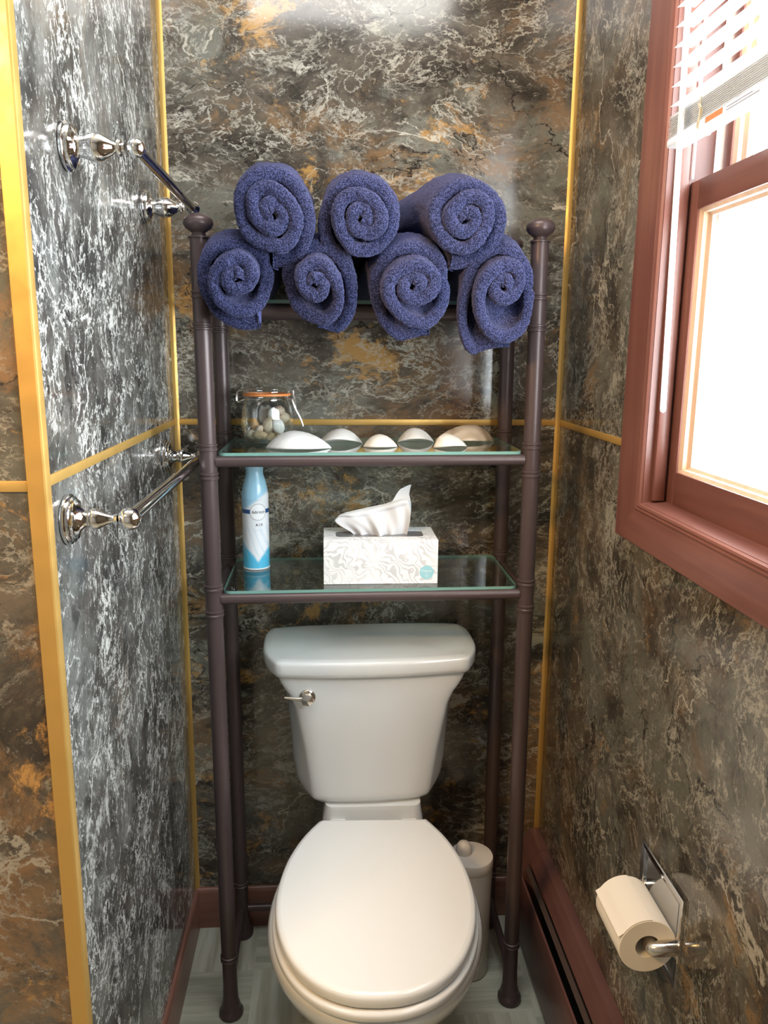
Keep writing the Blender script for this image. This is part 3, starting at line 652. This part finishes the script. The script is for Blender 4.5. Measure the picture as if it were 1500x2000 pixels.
def towel(label, fx, fz, R, sx, sz, rot, tail_ang, tail, xshift, seed, core=0.0, hand=1, tele=.02, yf=-.372, L=.325, tailback=.02, top=False):
    """a terry towel rolled into a spiral; front face centred at (fx, yf, fz)"""
    tw = .0225; Ro = R+tw*.42; r0 = .0010; turns = (Ro-tw*.5-r0)/(tw*.93)
    droop = .029 if not top else .021; floor_ = GT(fx)+.0008 if not top else -1
    base = (fx, yf+L*.5, GT(fx)); o = thing('rolled_towel', label, 'towel', base, 0, 'rolled blue towels on the top shelf')
    Th = 2*PI*turns; nT = int(130*turns)
    lay = []; CAP = 12
    rnd = random.Random(seed); ox = rnd.uniform(0, 50)
    def axis(d):         # d = depth behind the front face: the overhanging end droops
        s_ = smooth(0, .085, d); return xshift*d/L, droop*s_
    verts = []; rows = []
    th_end = math.radians(tail_ang)
    for i in range(nT+1):
        th = Th*i/nT
        rc = r0+tw*.93*th/(2*PI)
        a = th_end - hand*(Th-th)
        w = th-(Th-2*PI)                                   # >0 on the outermost turn
        out = smooth(-.25, .05, w)
        lum = mn.noise(Vector((ox+math.cos(a)*1.1, math.sin(a)*1.1, rc*60)))*.0032
        flat = 1+.10*math.cos(2*(a-seed))*(1-out)
        rr = rc*flat+lum*(.4+rc/R)
        tl = tail*math.exp(-((Th-th)/.95)**2) if w > -.5 else 0
        ta = tail*.45*math.exp(-((Th-2*PI-th)/.9)**2) if (turns > 1.4 and w < 1.2) else 0
        c0 = .006*mn.noise(Vector((ox+9, th*.8, 2)))+core*math.exp(-(th/(2*PI*.9))**2) - tele*smooth(-1.6, 1.2, w) - tl/tail*tailback*1.0 if tail > 0 else 0
        # profile across the strip, deep inside -> rounded edge -> outside
        prof = []
        half = tw*.5*(1.0+.10*mn.noise(Vector((ox+3, th*1.3, 7))))
        for k in range(5): prof.append((-half, .045*(1-k/5)+.004))
        for k in range(CAP+1):
            ph_ = PI*k/CAP; prof.append((-half*math.cos(ph_), -half*.62*math.sin(ph_)+.004))
        Lo = lerp(.045, L, out)
        for k in range(1, 19):
            s_ = (k/18)**1.5; prof.append((half, .004+Lo*s_))
        row = []
        for dr, dep in prof:
            d = dep - c0
            df = dep+tele*.5
            fade = 1-smooth(.012, .060, dep)
            rad = (rr+dr)+(tl+ta)*fade
            if out > .5 and d > .02: rad += .0025*mn.noise(Vector((ox+a*2, d*14, 5)))
            x = rad*math.cos(a); z = rad*math.sin(a)
            ca, sa = math.cos(rot), math.sin(rot)
            x, z = x*sx, z*sz
            x, z = x*ca-z*sa, x*sa+z*ca
            ax, az = axis(max(0, d))
            # settle the part behind the front bar to a round of radius R resting at the same axis
            zz_ = fz+z+az; zz_ = max(zz_, floor_) if d > .083 else max(zz_, floor_-.16*smooth(.083, .0, d)) if d > .0 else zz_
            row.append(len(verts)); verts.append(Vector((fx+x+ax, yf+d, zz_)))
        rows.append(row)
    fs = []
    m = len(rows[0])
    for i in range(nT):
        for k in range(m-1): fs.append((rows[i][k], rows[i][k+1], rows[i+1][k+1], rows[i+1][k]))
    # close strip ends
    fs.append(tuple(rows[0])); fs.append(tuple(rows[-1][::-1]))
    # back disc
    mb = MB(); mb.v = [(v.x-base[0], v.y-base[1], v.z-base[2]) for v in verts]; mb.f = fs; mb.m = [0]*len(fs); mb.recalc = False
    ob = obj('terry_roll', mb, TOWEL, o, ang=0)
    me = ob.data
    # pile: push the loops in and out along the normals
    nv = [v.normal.copy() for v in me.vertices]
    sgn = 1.0
    for v, nrm in zip(me.vertices, nv):
        if v.co.y < -L*.5+.14:
            q = v.co*330
            v.co += nrm*(.0016*mn.noise(q)+.0010*mn.noise(q*.33+Vector((9, 2, 4))))*sgn
    # woven hem along the loose end of the outer wrap
    hm = MB(); a0 = th_end
    pts = []
    for k in range(16):
        d = .004+.16*k/15
        idx = rows[-1]; best = min(idx[5+CAP:], key=lambda j: abs((verts[j].y-yf)-d)); pts.append(verts[best])
    hv = []
    tang = Vector((-math.sin(a0)*hand, 0, math.cos(a0)*hand)); rad_ = Vector((math.cos(a0), 0, math.sin(a0)))
    for p in pts:
        q = Vector((p.x-base[0], p.y-base[1], p.z-base[2]))
        hv += [q+rad_*.0012-tang*.010, q+rad_*.0018+tang*.0015, q-rad_*.0050+tang*.0030, q-rad_*.0120+tang*.0010]
    hm.add(hv, [(i*4+k, i*4+k+1, i*4+5+k, i*4+4+k) for i in range(15) for k in range(3)]); hm.recalc = False
    obj('hem', hm, HEM, o, ang=0)
    return o
D = math.radians
towel('rolled navy blue towel at the left end of the bottom row, beside the rack post', .1800, 1.5030, .0625, 1.02, 1.00, D(-10), -62, .034, -.004, 1, .004, hand=1, tele=.030)
towel('rolled navy blue towel second from the left in the bottom row', .3090, 1.4960, .0615, 1.0, 1.02, 0, -88, .046, -.006, 2, .006, hand=-1, tele=.034)
towel('rolled navy blue towel third from the left in the bottom row', .4740, 1.4950, .0680, 1.02, 1.0, D(25), -98, .046, -.018, 3, .0, hand=1, tele=.030)
towel('rolled navy blue towel at the right end of the bottom row, its flap hanging lowest', .6230, 1.4970, .0640, .98, 1.08, D(-8), -72, .085, -.012, 4, .0, hand=1, tele=.022)
towel('largest rolled navy blue towel on the left of the top row', .2380, 1.6050, .0670, .99, 1.10, D(20), -112, .006, -.004, 5, .0, hand=-1, tele=.010, top=True)
towel('rolled navy blue towel in the middle of the top row', .3870, 1.6000, .0660, .99, 1.05, D(-15), -98, .010, -.004, 6, .0, hand=1, tele=.016, top=True)
towel('rolled navy blue towel on the right of the top row, lying askew', .5570, 1.6030, .0640, 1.03, 1.02, D(10), -112, .012, -.060, 7, -.002, hand=-1, tele=.010, top=True)

# ------------------------------------------------------------------ clip-top jar with pebbles
JX, JY = .2050, -.1050; JZ = G1(JX)
jar = thing('clip_top_jar', 'round glass clip-top jar with an orange gasket full of pebbles and shells', 'jar', (JX, JY, JZ))
outer = [(0, .0005), (.034, .0005), (.042, .003), (.0475, .011), (.0515, .028), (.0525, .045), (.0520, .060), (.0500, .072), (.0455, .081), (.0430, .085), (.0425, .090), (.0455, .0915), (.0458, .0940)]
inner = [(r-.0026 if r > .003 else 0, z+.0032 if z < .08 else z) for r, z in outer]
obj('jar_body', MB().lathe(outer, n=56, cap=False), GLASS_JAR, jar, ang=0)
obj('jar_inside', MB().lathe(inner, n=56, cap=False), GLASS_JAR, jar, ang=0)
obj('gasket', MB().lathe([(.040, .0942), (.0470, .0942), (.0482, .0955), (.0480, .0980), (.0465, .0990), (.040, .0990), (.040, .0942)], n=56, cap=False), ORANGE, jar)
obj('jar_lid', MB().lathe([(.040, .0992), (.0462, .0992), (.0470, .1010), (.0465, .1050), (.0445, .1072), (.041, .1080), (.036, .1062), (.020, .1056), (0, .1055)], n=56, cap=False), GLASS_JAR, jar, ang=0)
obj('lid_rim', MB().lathe([(.0440, .1068), (.0468, .1068), (.0474, .1080), (.0465, .1092), (.0445, .1088), (.0440, .1068)], n=56, cap=False), GLASS_JAR, jar, ang=0)
ring = [(.0440*math.cos(2*PI*k/48), .0440*math.sin(2*PI*k/48), .0885) for k in range(48)]
obj('neck_wire', MB().tube(ring, .0011, 8, closed=True), WIRE, jar)
for s_ in (-1, 1):
    y = s_*.007
    w = catmull([(-.040, y, .1035), (-.050, y, .1045), (-.058, y, .1010), (-.0605, y, .0880), (-.0585, y, .0815), (-.053, y, .0830), (-.045, y, .0860)], 5); obj('hinge_wire', MB().tube(w, .0012, 8), WIRE, jar)
    w = catmull([(.040, y, .1035), (.0510, y*.8, .1050), (.0530, y*.8, .0960), (.0560, y*1.2, .0720), (.0570, y, .0700)], 5); obj('latch_wire', MB().tube(w, .0012, 8), WIRE, jar)
    w = catmull([(.0440, y*1.3, .0880), (.0505, y*1.3, .0860), (.0560, y*1.4, .0700), (.0660, y*1.2, .0500), (.0720, y*.9, .0330)], 5); obj('latch_lever', MB().tube(w, .0013, 8), WIRE, jar)
obj('latch_end', MB().tube([(.0720, -.0065, .0330), (.0722, 0, .0322), (.0720, .0065, .0330)], .0013, 8), WIRE, jar)
def stone_mat(name, c0, c1, rough=.45):
    m = mat(name, c0, rough); t = NT(m); n_ = t.noise(t.coord(), 60, 5, .6).outputs['Fac']
    t.link(t.mix(t.sstep(n_, .35, .65), c0, c1), t.b.inputs['Base Color']); return m
SM = {'tan': stone_mat('stone_tan', (.46, .32, .18), (.58, .43, .27)), 'cream': stone_mat('stone_cream', (.60, .50, .37), (.70, .60, .47)), 'grey': stone_mat('stone_grey', (.13, .13, .125), (.24, .24, .23)),
      'brown': stone_mat('stone_brown', (.42, .20, .07), (.56, .32, .14)), 'white': stone_mat('stone_white', (.80, .80, .80), (.86, .86, .85)), 'pink': stone_mat('shell_pink', (.62, .42, .32), (.76, .62, .50)), 'dark': stone_mat('stone_dark', (.05, .05, .06), (.09, .09, .10))}
def pebble(name, label, col, p, s, rot, seed, cat='pebble', ang_=0.0, squarish=0.0):
    mb = MB(); bm = bmesh.new(); bmesh.ops.create_icosphere(bm, subdivisions=3, radius=1)
    R_ = Matrix.Rotation(rot[0], 3, 'X') @ Matrix.Rotation(rot[1], 3, 'Y') @ Matrix.Rotation(rot[2], 3, 'Z')
    for v in bm.verts:
        c = v.co.copy(); k = 1+.14*mn.noise(c*1.2+Vector((seed, seed*2, 1)))+ang_*mn.noise(c*2.6+Vector((seed*3, 1, seed)))
        if squarish: c = Vector([math.copysign(abs(q)**(1-squarish), q) for q in c])
        v.co = R_ @ Vector((c.x*s[0]*k, c.y*s[1]*k, c.z*s[2]*k))
    mb.frombm(bm); o = obj(name, mb, SM[col], None, ang=0); o.location = (JX+p[0], JY+p[1], JZ+p[2])
    return tag(o, label, cat, 'pebbles and shells in the jar')
pebble('pebble', 'large flat dark grey stone upright at the back of the jar', 'grey', (-.006, .010, .052), (.021, .011, .024), (.2, .3, .2), 1)
pebble('sea_shell', 'pointed orange brown shell at the left inside the jar', 'brown', (-.024, -.018, .037), (.0085, .009, .0135), (.1, -.25, 0), 2, 'shell', .10)
pebble('pebble', 'oval tan pebble lowest at the front of the jar', 'tan', (-.012, -.031, .0175), (.0150, .0085, .0085), (0, .1, .1), 3)
pebble('pebble', 'round tan pebble at the lower left of the jar', 'cream', (-.0300, -.018, .0180), (.0110, .0100, .0100), (0, .2, .6), 4)
pebble('pebble', 'small tan pebble at the foot of the jar, right of the oval one', 'tan', (.0085, -.031, .0150), (.0085, .0080, .0078), (0, -.3, .2), 5)
pebble('pebble', 'large cream pebble in the middle of the jar', 'cream', (.0050, -.018, .0360), (.0125, .0115, .0170), (.1, .45, .2), 6)
pebble('pebble', 'large bright white stone at the right front of the jar', 'white', (.0225, -.0220, .0350), (.0125, .0090, .0165), (.2, -.4, .3), 7, 'pebble', .12)
pebble('sea_shell', 'small square white shell piece left of centre in the jar', 'pink', (-.0130, -.0290, .0310), (.0065, .0050, .0055), (.3, .2, .4), 8, 'shell', .05, .45)
pebble('sea_shell', 'white angular shell near the top centre of the jar', 'white', (.0105, -.0150, .0600), (.0085, .0080, .0115), (.3, .2, .4), 9, 'shell', .16, .35)
pebble('sea_shell', 'rough pink speckled shell highest at the right of the jar', 'pink', (.0245, -.004, .0640), (.0135, .0110, .0090), (.3, .4, .4), 10, 'shell', .25)
pebble('pebble', 'beige round pebble at the right under the pink shell', 'cream', (.0320, .006, .0500), (.0135, .0120, .0115), (.3, .4, .4), 11)
pebble('pebble', 'small black stone behind the white shell in the jar', 'dark', (.0080, .013, .0680), (.0100, .0085, .0075), (.3, .4, .4), 12)
pebble('pebble', 'grey tan pebble at the lower right of the jar', 'tan', (.0270, -.018, .0125), (.0105, .0095, .0080), (.1, .2, .4), 13)
pebble('pebble', 'hidden tan pebble on the bottom behind the others in the jar', 'tan', (.010, .012, .0155), (.0240, .0180, .0115), (.1, .05, .4), 14)

# ------------------------------------------------------------------ clam shells on the upper glass shelf
def shell_mat(name, c0, c1):
    m = mat(name, c0, .42); t = NT(m)
    sp = t.n('ShaderNodeTexWave', wave_type='RINGS'); sp.inputs['Scale'].default_value = 26; sp.inputs['Distortion'].default_value = 3; sp.inputs['Detail'].default_value = 3; t.link(t.coord(), sp.inputs[0])
    t.link(t.mix(sp.outputs['Fac'], c0, c1), t.b.inputs['Base Color']); t.bump(sp.outputs['Fac'], .12, .0008); return m
SHW = shell_mat('shell_white', (.80, .79, .77), (.85, .85, .84)); SHB = shell_mat('shell_beige', (.52, .42, .30), (.72, .62, .50)); SHC = shell_mat('shell_cream', (.78, .74, .66), (.84, .81, .75))
def clam(label, x, y, w, d, h, m, umbo, gap=0.0, rot=0.0, skew=0.0, nu=44, nv=16):
    """half clam shell lying dome up: w wide, d deep, h high; umbo = offset of the crown; gap = how far the front rim arches up"""
    mb = MB()
    def surf(off):
        vs = []
        for j in range(nv+1):
            v = j/nv
            for i in range(nu):
                a = 2*PI*i/nu; ca, sa = math.cos(a), math.sin(a)
                rx = w*.5*(1+.04*math.cos(2*a)); ry = d*.5*(1-.10*ca*skew)*(1-.40*abs(ca)**5)
                px, py = ca*rx, sa*ry*(1.0 if sa < 0 else .88)
                k = (1-v)
                hx = px*v+umbo[0]*w*k; hy = py*v+umbo[1]*d*k
                z = (h-off)*(1-v**2.0)**.86
                fr = max(0, -sa)**1.5*(1-.0*ca)
                z = z*(1-.0*v)+gap*fr*(v**3)
                z += .0006*math.sin(v*34)*v*(1-v)*2
                vs.append((hx*(1-off/w*1.6), hy*(1-off/d*1.6), z+.0002))
        return vs
    A, B = surf(0), surf(.0022); n0 = len(A)
    f1 = [(j*nu+i, j*nu+(i+1) % nu, (j+1)*nu+(i+1) % nu, (j+1)*nu+i) for j in range(nv) for i in range(nu)]
    rim = [(nv*nu+i, nv*nu+(i+1) % nu, n0+nv*nu+(i+1) % nu, n0+nv*nu+i) for i in range(nu)]
    mb.add(A+B, f1+[tuple(n0+q for q in f[::-1]) for f in f1]+rim)
    o = obj('clam_shell', mb, m, None, ang=0); o.location = (x, y, G1(x)); o.rotation_euler = (0, 0, rot)
    return tag(o, label, 'shell', 'clam shells on the upper glass shelf')
clam('largest white clam shell in front of the glass jar', .2715, -.2080, .1210, .088, .0315, SHW, (-.08, .18), .003, .0, .4)
clam('white clam shell with a dark opening, behind the largest one', .3530, -.1330, .0860, .062, .0290, SHW, (0, .10), .0110, -.12, .2)
clam('small cream clam shell in the front middle of the shelf', .4290, -.1950, .0650, .052, .0235, SHC, (-.02, .15), .002, .05, .3)
clam('white clam shell with a dark opening, in the back middle of the shelf', .5060, -.1250, .0730, .055, .0290, SHW, (-.04, .10), .0105, .0, .2)
clam('small broken cream clam shell in front of the beige one', .5640, -.2100, .0680, .054, .0260, SHC, (-.12, .15), .0055, .25, .3)
clam('large beige brown clam shell at the right end of the shelf', .6080, -.1120, .1210, .080, .0340, SHB, (.14, .12), .0055, .0, -.3)

# ------------------------------------------------------------------ air freshener can
CX, CY = .1765, -.1075; CZ = G2(CX)
CANM = mat('can_print', (.8, .85, .9), .28, .0, coat=.3); t = NT(CANM)
p = t.coord(); sp = t.n('ShaderNodeSeparateXYZ'); t.link(p, sp.inputs[0]); X_, Y_, Z_ = sp.outputs
wz = t.math('MULTIPLY_ADD', t.noise(p, 22, 2).outputs['Fac'], .030, t.math('MULTIPLY', X_, -.55))
white = (.84, .87, .92); blue = (.36, .64, .84); cyan = (.10, .52, .80)
c = t.mix(t.sstep(t.math('SUBTRACT', Z_, t.math('MULTIPLY_ADD', X_, .75, .142)), -.004, .006), white, blue)
zb = t.math('ADD', Z_, t.math('MULTIPLY', t.math('ABSOLUTE', t.math('ADD', X_, -.006)), -1.25))
c = t.mix(t.sstep(t.math('ADD', zb, t.math('MULTIPLY', t.noise(p, 40, 3).outputs['Fac'], .012)), .030, .020), c, cyan)
fea = t.n('ShaderNodeTexWave'); fea.inputs['Scale'].default_value = 14; fea.inputs['Distortion'].default_value = 5; fea.inputs['Detail'].default_value = 2; t.link(t.coord((2.2, 2.2, 1), (0, .7, 0)), fea.inputs[0])
c = t.mix(t.math('MULTIPLY', t.sstep(fea.outputs['Fac'], .55, .95, 0, .45), t.math('MULTIPLY', t.sstep(Z_, .020, .045), t.sstep(Z_, .100, .085))), c, (.60, .72, .84))
band = t.math('MULTIPLY', t.sstep(Z_, .1185, .1192), t.sstep(Z_, .1278, .1271))
c = t.mix(band, c, (.020, .085, .26))
t.link(c, t.b.inputs['Base Color'])
can = thing('spray_can', 'blue and white air freshener spray can on the lower glass shelf', 'spray can', (CX, CY, CZ))
RC = .0275
obj('can_body', MB().lathe([(0, .0006), (.0245, .0006), (.0270, .002), (RC, .004), (RC, .148), (.0278, .149), (.0278, .1500), (.0270, .158), (.0248, .172), (.0210, .187), (.0180, .196), (.0175, .205)], n=48), CANM, can, ang=30)
BLUEP = mat('light_blue_cap', (.40, .66, .84), .35)
obj('cap', MB().lathe([(.0176, .2052), (.0180, .207), (.0178, .224), (.0150, .231), (.008, .233), (0, .2335)], n=36), BLUEP, can, ang=40)
obj('bottom_rim', MB().lathe([(.0250, .0004), (.0272, .0004), (.0280, .0016), (.0280, .0030), (.0274, .0036)], n=48, cap=False), WHITEP, can)
def wrap(mb, cx_ang, zc, r, off=.0003):
    """bend flat lettering (x right, y up) round the can; angle 0 faces the camera side (-y)"""
    out = MB(); out.f = mb.f; out.m = mb.m
    for x, y, z in mb.v:
        a = cx_ang + x/r; rr = r+off+z; out.v.append((rr*math.sin(a), -rr*math.cos(a), zc+y))
    return out
def disc(r, n=40, r_in=0.0):
    mb = MB()
    rings = [r*k/4 for k in (1, 2, 3, 4)] if r_in == 0 else [r_in, r]
    vs = [(q*math.cos(2*PI*k/n), q*math.sin(2*PI*k/n), 0) for q in rings for k in range(n)]
    fs = [(j*n+k, j*n+(k+1) % n, (j+1)*n+(k+1) % n, (j+1)*n+k) for j in range(len(rings)-1) for k in range(n)]
    if r_in == 0: fs.append(tuple(range(n)))
    return mb.add(vs, fs)
CA = .30
def lab(mb, ang_, z, m, off, name='label_print'):
    w_ = wrap(mb, ang_, z, RC, off); w_.recalc = False; return obj(name, w_, m, can, smooth=False)
lab(disc(.0168), CA, .1225, WHITEP, .0003, 'label_disc'); lab(disc(.0172, 48, .0163), CA, .1225, INKGREY, .00045, 'label_ring')
lab(text_mb('febreze', .0092, .00005, .25), CA, .1225, INK, .0006, 'lettering')
lab(text_mb('AIR', .0082, .00005, 0, 1.35), CA+.06, .0955, INK, .0004, 'lettering')
scr = MB()
for k in range(26):
    x0, x1 = -.0105+.0008*k, -.0105+.0008*(k+1); f0_, f1_ = [.0011*math.sin(q*1.7)+.0007*math.sin(q*.9) for q in (k, k+1)]
    if k % 9 != 8: scr.add([(x0, f0_-.0002, 0), (x1, f1_-.0002, 0), (x1, f1_+.0002, 0), (x0, f0_+.0002, 0)], [(0, 1, 2, 3)])
lab(scr, CA+.08, .0845, TEALP, .0004, 'script_line')
fine = MB().add([(-.007, .0006, 0), (.008, .0028, 0), (.008, .0032, 0), (-.007, .0010, 0), (-.005, -.0022, 0), (.007, -.0004, 0), (.007, 0, 0), (-.005, -.0018, 0)], [(0, 1, 2, 3), (4, 5, 6, 7)])
lab(fine, CA+.05, .1475, INKGREY, .0006, 'fine_print')

# ------------------------------------------------------------------ tissue box
BX0, BX1, BY0, BY1 = .3175, .5400, -.2460, -.1285; BH = .0868; BZ = G2(.43)
bxm = mat('marbled_card', (.8, .8, .8), .55, spec=.3); t = NT(bxm)
p = t.coord(); wv = t.vadd(p, t.vscale(t.vadd(t.noise(p, 17, 2, .5).outputs['Color'], (-.5, -.5, -.5)), .10))
wv2 = t.vadd(wv, t.vscale(t.vadd(t.noise(wv, 34, 1, .5).outputs['Color'], (-.5, -.5, -.5)), .035))
wt = t.n('ShaderNodeTexWave', wave_type='BANDS', bands_direction='DIAGONAL'); wt.inputs['Scale'].default_value = 34; wt.inputs['Distortion'].default_value = 2.2; wt.inputs['Detail'].default_value = 1.0; wt.inputs['Detail Scale'].default_value = 1.2; t.link(wv2, wt.inputs[0])
mk = t.noise(p, 20, 2).outputs['Fac']
f_ = t.math('MULTIPLY', t.sstep(wt.outputs['Fac'], .60, .84), t.sstep(mk, .35, .62, .25, .9))
t.link(t.mix(f_, (.80, .80, .80), (.54, .54, .55)), t.b.inputs['Base Color'])
tb = thing('tissue_box', 'grey and white swirl patterned tissue box on the lower glass shelf', 'tissue box', ((BX0+BX1)/2, (BY0+BY1)/2, BZ)); TBB = ((BX0+BX1)/2, (BY0+BY1)/2, BZ)
hx, hy = (BX1-BX0)/2, (BY1-BY0)/2
mb = MB()
def rr2(x, y, z, r, n=5):
    P = []
    for cx, cy, a0 in ((x-r, y-r, 0), (-x+r, y-r, PI/2), (-x+r, -y+r, PI), (x-r, -y+r, 1.5*PI)):
        P += [(cx+r*math.cos(a0+PI/2*k/n), cy+r*math.sin(a0+PI/2*k/n), z) for k in range(n+1)]
    return P
R1 = [rr2(hx, hy, z, .0008) for z in (.0003, BH-.0006)]+[rr2(hx-.0006, hy-.0006, BH, .0008)]
slot_hx, slot_hy = .087, .026
R1 += [[(x, y, BH) for x, y, _ in rr2(slot_hx, slot_hy, 0, .010)], [(x, y, BH-.0012) for x, y, _ in rr2(slot_hx, slot_hy, 0, .010)]]
mb.loft(R1, caps=False); mb.add(R1[0], [tuple(range(len(R1[0])))])
obj('carton', mb, bxm, tb, ang=30)
FILM = mat('slot_film', (.17, .17, .18), .25)
obj('slot_film', MB().add(rr2(slot_hx+.004, slot_hy+.004, BH-.0016, .010), [tuple(range(24))]), FILM, tb, smooth=False)
dm = MB(); dd = disc(.0138); dm.add([(x+.0895+.0, -hy-.0004, y+.0225) for x, y, z in dd.v], dd.f); obj('logo_disc', dm, TEALP, tb, smooth=False)
for w_, zc in ((.0060, .0205), (.0072, .0160), (.0050, .0138)): obj('fine_print', MB().box(.0895-w_/2, .0895+w_/2, -hy-.0008, -hy-.0005, zc-.0003, zc+.0003), WHITEP, tb, smooth=False)
for body, sz_, zc in (('Kleenex', .0062, .0255),):
    tm = text_mb(body, sz_, .00004); lm = MB(); lm.add([(x+.0895, -hy-.0006-z, y+zc) for x, y, z in tm.v], tm.f); obj('lettering', lm, WHITEP, tb, smooth=False)
# the tissue pulled out of the slot
top = [(0, .341, 1.0565), (.03, .350, 1.0660), (.12, .363, 1.0715), (.28, .386, 1.0765), (.45, .412, 1.0810), (.62, .437, 1.0865), (.78, .459, 1.0945), (.88, .472, 1.0985), (1, .484, 1.1000)]
def ti(tab, u, k):
    return interp([(a[0], a[k]) for a in tab], u)
def tissue_front(u, v):
    bx = lerp(.3795, .4835, u); tx, tz = ti(top, u, 1), ti(top, u, 2); bz = BZ+BH-.006
    e = v**.85
    x = lerp(bx, tx, smooth(.0, 1, v)*.75+.25*v)
    if u > .6: x += .006*math.sin(PI*v)*(u-.6)/.4
    z = lerp(bz, tz, e)
    f = math.sin(u*21+1.2)*.0055*(1-v)**.7+math.sin(u*9.5+v*2.5)*.006*(1-.4*v)+.0025*math.sin(u*34+v*4)*(1-v)
    y = -.1905+f-.010*v*(1-v)*2+.012*v
    if u < .25: y -= .012*(1-u/.25)*v; z -= .006*(1-u/.25)*v*(1-v)
    return (x, y, z)
tmb = MB(); tmb.recalc = False; nu, nv = 70, 30
tmb.grid(nu, nv, lambda u, v: tissue_front(u, v))
def tissue_fold(u, v):         # sheet folded over the top edge, hanging in front as a shallow band
    x, y, z = tissue_front(u, 1.0-.26*v*smooth(-.05, .3, u)*(1.0-.35*u)); s_ = math.sin(PI*min(1, v*1.05))
    return (x-.003*v, y-.0015-.0045*s_-.002*v, z+.0012*s_)
tmb.grid(nu, 10, tissue_fold)
def tissue_back(u, v):         # the far half of the sheet behind, with the raised corner on the right
    x, y, z = tissue_front(u, v); k = smooth(.74, .86, u)
    zt = lerp(ti(top, u, 2), 1.1160+.009*smooth(.8, 1, u), k)
    bz = BZ+BH-.006
    z = lerp(bz, zt, v**.85); y2 = -.176+.006*math.sin(u*12+2)*(1-.5*v)
    if u > .74: x = x+k*(.004*math.sin(PI*min(1, v*1.1))+.010*max(0, v-.78)/.22*(u-.74)/.26)
    return (x, lerp(y+.010, y2, .8)+.006*v*k, z)
tmb.grid(nu, nv, tissue_back)
tmb.v = [(x-TBB[0], y-TBB[1], z-TBB[2]) for x, y, z in tmb.v]
obj('tissue', tmb, TISSUE, tb, ang=0)
